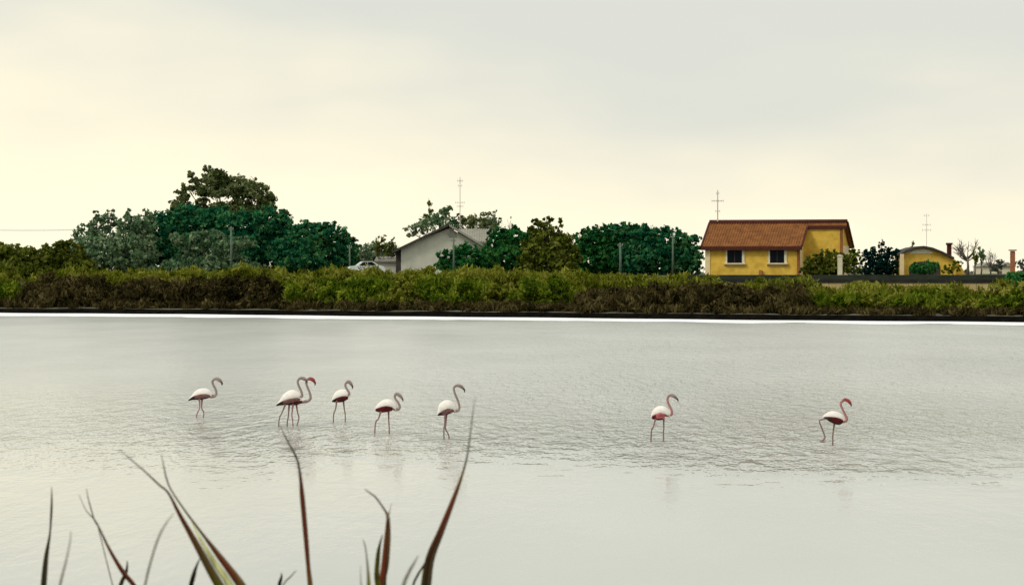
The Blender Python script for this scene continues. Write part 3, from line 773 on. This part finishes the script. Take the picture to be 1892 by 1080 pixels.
# ------------------------------------------------------------------ flamingos
def fmat(name, col, rough=.7, col2=None, scale=18): return mat(name, col, rough, col2, scale, spec=.2, bump=.3, bscale=60)
FM = dict(white=fmat('white_plumage', (.86,.83,.78), .8, (.80,.72,.68)),
          neck=fmat('greyish_pink_neck', (.36,.27,.25), .8, (.25,.19,.18)),
          pinkneck=fmat('pink_neck', (.42,.20,.19), .8, (.32,.16,.15)),
          redhead=fmat('rose_red_head', (.36,.06,.06), .8, (.28,.05,.05)),
          leg=fmat('grey_pink_leg', (.27,.17,.155), .7, (.19,.125,.11)),
          pinkleg=fmat('dull_pink_leg', (.36,.19,.19), .7, (.27,.14,.14)),
          bill=fmat('dark_bill', (.09,.05,.05), .5), black=fmat('black_feathers', (.018,.012,.012), .8, (.04,.02,.02)),
          belly=fmat('rose_belly_with_shade', (.26,.13,.12), .8, (.15,.065,.06)),  # belly colour carries underside shade as well as rose plumage
          maroon=fmat('maroon_wing_feathers', (.16,.012,.016), .8, (.05,.008,.010)),
          pink=fmat('rose_wing_coverts', (.62,.20,.22), .8, (.45,.10,.12)),
          eye=fmat('eye', (.4,.3,.02), .3))

def resample(pts, n):
    """smooth (x,y,r) polyline"""
    pts = np.array(pts, float); out = []
    m = len(pts); ext = np.vstack([2*pts[0]-pts[1], pts, 2*pts[-1]-pts[-2]])
    for i in range(m-1):
        p0, p1, p2, p3 = ext[i:i+4]
        for t in np.linspace(0, 1, n, endpoint=False):
            out.append(.5*((2*p1)+(-p0+p2)*t+(2*p0-5*p1+4*p2-p3)*t*t+(-p0+3*p1-3*p2+p3)*t**3))
    out.append(pts[-1]); return np.array(out)

def loft(b, pts, lat=1., y0=0., n=12, m=0):
    """pts: (x,z,r): rings in the x-z plane profile, lateral radius r*lat"""
    k = len(b.v); N_ = len(pts)
    for i, (x, z, r) in enumerate(pts):
        a = pts[max(i-1, 0)]; c = pts[min(i+1, N_-1)]
        tx, tz = c[0]-a[0], c[1]-a[1]; l = math.hypot(tx, tz) or 1; nx_, nz_ = -tz/l, tx/l
        for j in range(n):
            an = 2*math.pi*j/n; b.v.append((x+nx_*r*math.cos(an), y0 + r*lat*math.sin(an), z+nz_*r*math.cos(an)))
    for i in range(N_-1):
        for j in range(n):
            p = k+i*n+j; q = k+i*n+(j+1)%n; b.f.append([p, q, q+n, p+n]); b.m.append(m)
    b.f.append([k+j for j in range(n)][::-1]); b.f.append([k+(N_-1)*n+j for j in range(n)]); b.m += [m, m]

def flamingo(label, org, kf, foot, fy, body, neck, head, bill, legs, wing, neckm='neck', headm='neck', legm='leg', wingm=('maroon', 'black'), fw=1.0, face=0):
    py = org[1] + fy/kf; Y = F*H/(py-HOR); k = Y/F/kf
    fx = foot
    at = P(org[0] + foot/kf, py, Y); at.z = 0; SPOTS.append((at.x, at.y))
    e = empty('flamingo', at, R(face), label, 'flamingo', 'flamingos wading in the lagoon')
    cv = lambda L_, rs=1.: [((x-fx)*k, (fy-y)*k, r*k*rs) for x, y, r in L_]
    b = MB()
    srcs = []
    bd = resample(cv(body), 5); loft(b, bd, .8, n=16); srcs.append((bd, 0))
    nk = resample(cv(neck + head[:1], 1.0), 6); loft(b, nk, 1, n=10); srcs.append((nk, 1))
    hd = resample(cv(neck[-1:], .95) + cv(head, 1.18) + cv(bill[:1], 1.1), 4); loft(b, hd, .75, n=10); srcs.append((hd, 2))
    bl = resample(cv(head[-1:] + bill, 1.08), 5); loft(b, bl, .6, n=8); srcs.append((bl, 4))
    for i, lg in enumerate(legs):
        s = -1 if i == 0 else 1
        q = [list(p) for p in cv(lg, .62)]
        q[-1][1] = min(q[-1][1], -.12) if lg[-1][1] > fy - 45 else q[-1][1]
        for t in q: t[2] = max(t[2]*1.3, .016)
        q = resample(q, 3); loft(b, q, 1, y0=s*.05, n=8); srcs.append((q, 3))
        # knobbly ankle joint and webbed foot
        j = q[len(q)//2]; loft(b, [(j[0], j[1]+.03, .008), (j[0], j[1], .02), (j[0], j[1]-.03, .008)], 1, s*.05, 8)
        z = q[-1]; loft(b, [(z[0]-.02, z[1]+.005, .01), (z[0]+.04, z[1]-.005, .014), (z[0]+.1, z[1]-.012, .007)], 2.2, s*.05, 8)
    me = b.mesh('tmp', FM['white']); ob = bpy.data.objects.new('tmp', me); COL.objects.link(ob)
    rm = ob.modifiers.new('r', 'REMESH'); rm.mode = 'VOXEL'; rm.voxel_size = .0085
    sm = ob.modifiers.new('s', 'SMOOTH'); sm.iterations = 3; sm.factor = .5
    dg = bpy.context.evaluated_depsgraph_get(); dg.update()
    nm = bpy.data.meshes.new_from_object(ob.evaluated_get(dg)); bpy.data.objects.remove(ob)
    nm.name = 'body'; nm.materials.clear()
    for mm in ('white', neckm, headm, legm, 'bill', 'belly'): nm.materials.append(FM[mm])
    n = len(nm.polygons); c = np.empty(n*3); nm.polygons.foreach_get('center', c); c = c.reshape(-1, 3)
    best = np.full(n, 9.); idx = np.zeros(n, int)
    for s_, mi in srcs:
        for x, z, r in s_:
            d_ = np.hypot(c[:, 0]-x, c[:, 2]-z)/max(r, .006)
            if mi == 3: d_ = d_*1.0
            w_ = d_ < best; best[w_] = d_[w_]; idx[w_] = mi
    # underside painted darker: belly shade mixed into the dusky rose plumage
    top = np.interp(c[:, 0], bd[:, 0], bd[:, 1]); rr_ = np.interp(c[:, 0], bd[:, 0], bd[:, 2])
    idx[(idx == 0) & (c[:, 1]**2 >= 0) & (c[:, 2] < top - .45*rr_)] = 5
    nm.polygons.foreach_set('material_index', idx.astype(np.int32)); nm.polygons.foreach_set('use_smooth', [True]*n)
    nm.update(); link('body', nm, e)
    # folded wings: rosy coverts and black flight feathers, their low darks also painting flank shade
    wp_ = resample(cv(wing, 1.0), 5)
    for s in (-1, 1):
        b = MB(); bx = np.interp(wp_[:, 0], bd[:, 0], bd[:, 2])*.8
        k0 = len(wp_)
        rows = []
        for i, (x, z, r) in enumerate(wp_):
            row = []
            for j in range(7):
                a = -math.pi/2 + math.pi*j/6
                dz = r*math.sin(a); zc = np.interp(x, bd[:, 0], bd[:, 1]); rb = np.interp(x, bd[:, 0], bd[:, 2])
                h_ = min(abs(z+dz-zc)/max(rb, 1e-3), .97)
                yb_ = .8*rb*math.sqrt(1-h_*h_)
                row.append((x, s*(yb_ + .012 + .018*math.cos(a)), z+dz))
            rows.append(row)
        for row in rows: b.v += row
        for i in range(k0-1):
            for j in range(6):
                q = i*7+j; b.f.append([q, q+1, q+8, q+7]); b.m.append(1 if (j < 2 or i < k0*.28) and i < k0*.8 else 0)
        # inner face
        o2 = len(b.v); b.v += [(x, y*.85, z) for row in rows for x, y, z in row]
        for i in range(k0-1):
            for j in range(6):
                q = o2+i*7+j; b.f.append([q+7, q+8, q+1, q]); b.m.append(1)
        for i in range(k0-1):
            for j in (0, 6):
                q = i*7+j; b.f.append([q, q+7, o2+q+7, o2+q]); b.m.append(1)
        for i in (0, k0-1):
            for j in range(6):
                q = i*7+j; b.f.append([q, q+1, o2+q+1, o2+q]); b.m.append(1)
        b.build('wing', [FM[wingm[0]], FM[wingm[1]]], e, smooth=True)
    h0 = cv(head)[min(1, len(head)-1)]
    for s in (-1, 1):
        b = MB(); loft(b, [(h0[0]-.006, h0[1]+.004, .002), (h0[0], h0[1]+.004, .006), (h0[0]+.006, h0[1]+.004, .002)], 1, s*h0[2]*.68, 8)
        b.build('eye', FM['eye'], e, smooth=True)
    return e

Z1, Z2 = (320, 670), (590, 670); K = 6.307
flamingo('leftmost flamingo, dusky body held level, legs close together', Z1, K, 318, 640,
  [(172,436,7),(225,405,26),(290,368,54),(350,352,58),(405,360,50),(445,385,30)],
  [(440,382,30),(480,388,18),(503,352,15),(492,305,14),(468,258,14),(457,218,14),(478,190,15)], [(508,184,17),(538,200,19)], [(560,222,14),(571,245,10),(562,263,5)],
  [[(305,410,16),(312,520,9),(278,600,8),(276,640,8)],[(335,410,16),(330,530,9),(355,585,9),(335,640,8)]],
  [(176,434,7),(240,408,22),(320,396,32),(395,388,26),(438,388,10)], legm='pinkleg', wingm=('belly','black'))
flamingo('flamingo in front of an overlapping pair, its bright white back uppermost', Z1, K, 1320, 745,
  [(1200,492,7),(1255,458,28),(1320,412,60),(1385,385,72),(1440,388,56),(1480,405,34)],
  [(1472,400,32),(1500,385,18),(1492,330,15),(1462,265,14),(1450,215,14),(1472,182,15)], [(1502,176,17),(1530,188,18)], [(1550,205,13),(1560,226,9),(1553,242,4)],
  [[(1310,480,16),(1270,580,9),(1238,650,8),(1226,725,8)],[(1350,490,16),(1340,620,9),(1328,690,8),(1322,745,8)]],
  [(1202,492,8),(1265,470,22),(1350,452,34),(1440,432,26),(1478,425,10)], legm='leg', wingm=('belly','black'))
flamingo('flamingo mostly hidden behind its neighbour in the overlapping pair, reddish head', Z1, K, 1400, 732,
  [(1310,480,7),(1350,462,24),(1400,440,44),(1460,430,48),(1515,440,34)],
  [(1505,440,32),(1560,448,18),(1600,412,16),(1590,345,14),(1562,275,14),(1548,222,14),(1565,192,15)], [(1598,184,18),(1628,198,19)], [(1648,222,14),(1655,246,9),(1645,268,4)],
  [[(1400,470,16),(1385,600,9),(1395,680,8),(1400,732,8)],[(1430,470,16),(1448,580,9),(1462,650,9),(1420,720,8)]],
  [(1315,480,8),(1380,472,20),(1450,462,24),(1505,452,12)], headm='redhead', legm='pinkleg', wingm=('maroon','black'))
flamingo('smallest looking flamingo third group from the left, neck curled short over its back', Z2, K, 300, 690,
  [(148,448,8),(180,415,34),(230,378,58),(280,368,62),(320,378,48),(342,405,28)],
  [(335,385,26),(346,350,17),(322,308,14),(303,265,14),(312,232,14)], [(338,217,17),(363,236,18)], [(380,262,13),(388,285,9),(380,304,4)],
  [[(205,430,16),(190,540,9),(168,600,8),(165,680,8)],[(278,430,16),(290,540,9),(300,600,8),(300,690,8)]],
  [(150,446,10),(205,432,26),(270,420,34),(335,405,18)])
flamingo('flamingo with rosy rump and arched neck left of the tallest bird', Z2, K, 812, 825,
  [(652,548,10),(692,518,36),(750,490,58),(810,482,60),(860,502,48),(890,540,28)],
  [(882,535,28),(920,540,17),(937,508,15),(917,460,14),(886,418,14),(878,385,14)], [(895,360,16),(928,372,18),(950,392,16)], [(964,412,12),(974,432,9),(970,452,4)],
  [[(718,560,16),(690,650,9),(655,700,8),(645,795,8)],[(805,560,16),(808,680,9),(812,740,9),(815,825,8)]],
  [(655,548,14),(715,545,32),(785,535,36),(850,535,22)], wingm=('maroon','maroon'))
flamingo('tallest flamingo, upright neck, beside the long reed leaf', Z2, K, 1460, 890,
  [(1375,608,7),(1408,565,36),(1450,520,66),(1500,500,70),(1550,520,52),(1582,555,28)],
  [(1572,550,28),(1615,556,16),(1633,512,14),(1612,432,14),(1582,362,14),(1567,305,14),(1580,272,15)], [(1612,262,16),(1648,272,18)], [(1675,295,14),(1692,318,10),(1688,350,4)],
  [[(1465,570,16),(1462,700,9),(1452,780,9),(1455,890,8)],[(1485,570,16),(1475,700,9),(1470,770,10),(1508,845,8),(1510,875,8)]],
  [(1380,606,8),(1425,590,22),(1490,575,28),(1560,556,18)], wingm=('belly','black'))
Z3, K3 = (1170, 700), 7.715
flamingo('flamingo with bright rose flank standing alone right of centre', Z3, K3, 437, 890,
  [(262,545,12),(292,508,42),(350,468,74),(420,455,74),(480,482,58),(515,515,38)],
  [(500,515,36),(545,498,22),(543,432,19),(512,370,18),(488,305,17),(498,250,18)], [(535,225,19),(580,242,22)], [(612,268,17),(636,295,12),(638,322,5)],
  [[(315,560,18),(285,680,11),(258,730,10),(248,850,9)],[(435,560,18),(437,700,11),(432,780,11),(440,890,10)]],
  [(266,545,20),(320,538,42),(390,530,54),(450,535,26)], neckm='pinkneck', wingm=('pink','maroon'))
Z4, K4 = (1480, 710), 7.714
flamingo('rightmost flamingo with red head, striding with a bent rear leg', Z4, K4, 460, 865,
  [(300,466,7),(350,455,38),(410,448,66),(480,450,72),(550,472,64),(600,508,38)],
  [(585,515,36),(638,515,23),(652,478,20),(622,410,18),(588,342,17),(567,285,17),(582,240,18)], [(622,215,20),(664,226,22),(690,248,21)], [(706,272,16),(716,295,12),(710,320,5)],
  [[(400,490,18),(330,492,12),(258,512,11),(290,610,9),(330,720,9),(335,760,9),(278,812,9)],[(478,560,18),(462,690,11),(455,760,11),(460,865,10)]],
  [(325,470,10),(400,490,34),(480,512,50),(555,525,44),(598,522,16)], neckm='pinkneck', headm='redhead', wingm=('maroon','black'))

ripple_rings(SPOTS)

# ------------------------------------------------------------------ foreground reeds at the photographer's bank
def blade_mat():
    m = bpy.data.materials.new('reed_blade'); m.use_nodes = True; nt = m.node_tree
    pb = nt.nodes['Principled BSDF']; pb.inputs['Roughness'].default_value = .7; pb.inputs['Specular IOR Level'].default_value = .08
    at = nt.nodes.new('ShaderNodeAttribute'); at.attribute_name = 'blade_colour'
    tc = nt.nodes.new('ShaderNodeTexCoord')
    f = nz(nt, tc.outputs['Object'], 120, 3, .6, (1, 1, .05))
    v = mixc(nt, maprange(nt, f, .3, .7, .0, .45), at.outputs['Color'], (.02,.012,.008))
    nt.links.new(v, pb.inputs['Base Color']); return m
BM = blade_mat()
DK = (.012,.012,.008); MR = (.15,.022,.012); OL = (.16,.15,.018); YG = (.78,.80,.36); GR = (.24,.23,.19); BR = (.12,.065,.022); PG = (.36,.36,.30)
def blade(parent, Y, pts, cols, name='leaf', rot=0., node=None):
    """curved blade with a keel; pts (px,py,width px) from tip downwards, cols the same length or cycled to it"""
    n = 6; p = resample(pts, n); cc = np.array(cols, float)
    ci = np.linspace(0, len(cc)-1, len(p)); o = parent.location
    v = []; f = []; cv_ = []
    P3 = []
    for i, (x, y, w_) in enumerate(p):
        t = i/(len(p)-1)
        dY = .05*math.sin(t*2.2+rot)*(1-t)
        P3.append((P(x, y, Y) + Vector((0, dY, 0)) - o, max(w_*.9, 1.3)*Y/F))
    if node is not None: P3.append((node, max(p[-1][2]*.5, 3)*Y/F)); ci = np.append(ci, ci[-1])
    for i, (c, wd) in enumerate(P3):
        a = P3[max(i-1, 0)][0]; b2 = P3[min(i+1, len(P3)-1)][0]; t = (b2-a).normalized()
        side = t.cross(Vector((.15*math.sin(rot), 1, 0))).normalized(); fw_ = side.cross(t).normalized()
        h_ = wd/2
        for q in (-side*h_, -side*h_*.25 + fw_*h_*.30, side*h_*.1 + fw_*h_*.36, side*h_, side*h_*.1 + fw_*h_*.16 , -side*h_*.25 + fw_*h_*.12):
            v.append(c + q)
        k0 = int(ci[i]); k1 = min(k0+1, len(cc)-1); fr = ci[i]-k0
        base = cc[k0]*(1-fr)+cc[k1]*fr
        edge = base*.55 + np.array(OL)*.45*(1 if i > len(P3)*.4 else 0)
        rim_ = base*.55 + np.array((.50,.42,.22))*.45 if i > len(P3)*.3 else base  # right edge painted paler as a halo highlight
        cv_ += [edge*.8+base*.2, base, base, rim_, base, base]
    for i in range(len(P3)-1):
        for j in range(6):
            a = i*6+j; b2 = i*6+(j+1) % 6; f.append([a, b2, b2+6, a+6])
    f.append(list(range(6))[::-1]); f.append([(len(P3)-1)*6+j for j in range(6)])
    me = bpy.data.meshes.new(name); me.from_pydata([tuple(q) for q in v], [], f); me.materials.append(BM)
    at = me.attributes.new('blade_colour', 'FLOAT_COLOR', 'POINT')
    at.data.foreach_set('color', np.array([(*c, 1) for c in cv_], dtype=np.float32).reshape(-1))
    me.polygons.foreach_set('use_smooth', [True]*len(f)); me.update()
    return link(name, me, parent)
def reed(label, px, Y, blades):
    foot = P(px, 1200, Y); foot.z = land(foot.x, Y) - .03
    e = empty('reed_plant', foot, 0, label, 'reed', 'reeds in the foreground')
    top = P(px, 1190, Y).z - foot.z
    b = MB().tube([(0,0,0), (.006,0,top*.5), (0,0,top)], [.010, .008, .005], 8)
    b.build('stem', BRM, e, smooth=True)
    for i, (pts, cols) in enumerate(blades):
        blade(e, Y, pts, cols, rot=i*1.7+px*.01, node=Vector((0, 0, top*(1-.06*i))))
    return e
BRM = mat('reed_stem', (.16,.14,.04), .6, (.08,.06,.02), 20)
reed('foreground reed with one nearly black upright leaf at the far left', 78, 4.9, [
  ([(89,901,1),(89,925,4),(89,950,5),(88,988,4.5),(83,1030,10),(80,1080,13),(77,1140,13)], [GR,(.10,.08,.03),DK,DK,DK,DK,DK])])
reed('faint pale reed leaf just right of the black upright one', 108, 3.6, [
  ([(121,986,1.5),(120,1010,3.5),(117,1040,4.5),(110,1080,5.5),(104,1130,6)], [PG,PG,GR,GR])])
reed('foreground maroon reed with crossed forked leaves at lower left', 262, 5.1, [
  ([(142,915,.8),(158,943,2),(178,963,3.5),(200,1005,6),(216,1033,8),(231,1057,10),(250,1082,9.5),(275,1130,9)], [PG,GR,GR,MR,MR,MR,MR]),
  ([(167,898,.8),(170,926,2.5),(176,960,2.5),(181,972,2)], [PG,GR,GR]),
  ([(237,1034,2),(233,1050,5),(229,1062,7.5),(221,1082,9),(210,1130,9)], [BR,DK,DK,DK])])
reed('faint thin grey reed leaf curving left of the thick striped leaves', 262, 3.7, [
  ([(317,950,1.5),(304,970,3.5),(294,993,4.5),(281,1035,4.5),(269,1082,5),(258,1140,5)], [PG,GR,GR,PG])])
reed('largest foreground reed, long olive and maroon leaves leaning left', 440, 4.6, [
  ([(228,826,.8),(250,846,2.5),(272,866,3),(298,892,4),(314,908,4.5),(333,947,8),(361,999,13),(389,1052,17),(407,1084,19),(436,1140,19)], [GR,GR,BR,MR,MR,BR,(.13,.11,.01),(.14,.12,.012)]),
  ([(299,838,.8),(302,860,2.5),(306,884,3.5),(314,906,3.5),(339,944,4),(372,988,6),(400,1024,12),(439,1074,18),(452,1095,19),(474,1140,18)], [GR,GR,GR,BR,BR,MR,(.10,.075,.008),(.16,.14,.014)]),
  ([(345,960,1),(358,984,4),(376,1012,8),(398,1042,12),(425,1080,15),(455,1140,15)], [YG,YG,YG,YG]),
  ([(370,1030,2),(366,1042,5),(361,1058,9),(354,1082,10),(345,1130,10)], [DK,DK,DK])])
reed('slender deep red reed leaf with bent tip left of centre', 582, 4.9, [
  ([(519,783,.8),(526,801,2.5),(534,819,3.5),(543,836,4.5),(550,855,4.5),(554,882,6),(557,915,10),(560,947,10.5),(565,1002,10),(569,1047,9),(573,1082,11),(578,1140,11)], [GR,GR,GR,BR,MR,MR,MR,MR,(.17,.06,.012),(.17,.09,.015)])])
reed('tiny pair of dark reed tips at the bottom edge', 517, 4.7, [
  ([(524,1052,1.5),(521,1064,5),(516,1079,8),(510,1120,8)], [DK,DK,DK]),
  ([(545,1056,1.5),(534,1068,3),(522,1082,4),(516,1120,4)], [GR,GR,GR])])
reed('short brown and olive reed with frayed forked top in the middle', 704, 4.8, [
  ([(671,905,1.5),(683,914,3.5),(693,922,4),(709,944,4.5),(715,955,7),(716,970,10),(715,997,14),(711,1044,16),(705,1082,13),(703,1140,12)], [PG,PG,GR,BR,MR,MR,MR,MR,BR]),
  ([(722,931,1),(720,944,2.5),(717,958,4),(716,975,4)], [PG,GR,BR]),
  ([(709,982,1.5),(704,1000,5),(700,1022,9),(697,1058,11),(699,1082,13),(701,1140,12)], [OL,OL,(.22,.20,.02),OL])])
reed('pale frayed reed leaf left of the short brown one', 684, 4.4, [
  ([(669,998,1.2),(673,1014,3),(676,1034,4),(679,1058,6),(681,1082,8),(683,1130,8)], [PG,PG,GR,OL,OL]),
  ([(664,1048,1.2),(667,1070,3),(670,1100,4)], [PG,PG])])
reed('long dark reed leaf with thin whip tip, tallest in the foreground', 784, 4.7, [
  ([(877,735,.7),(873,765,2.2),(869,797,3),(866,822,4),(862,847,4.5),(852,883,6),(837,924,10),(815,980,14.5),(795,1030,19),(787,1082,22),(782,1140,20)], [PG,GR,GR,GR,BR,MR,(.05,.01,.005),(.03,.018,.006),(.04,.03,.006)]),
  ([(791,1028,2),(783,1042,4),(773,1058,5),(763,1082,5),(757,1130,5)], [DK,(.04,.05,.01),GR])])
reed('faint grey slanting reed leaf left of the long dark one', 740, 3.8, [
  ([(771,1031,1.5),(763,1045,5),(754,1060,7),(745,1082,8),(736,1130,8)], [PG,GR,GR])])
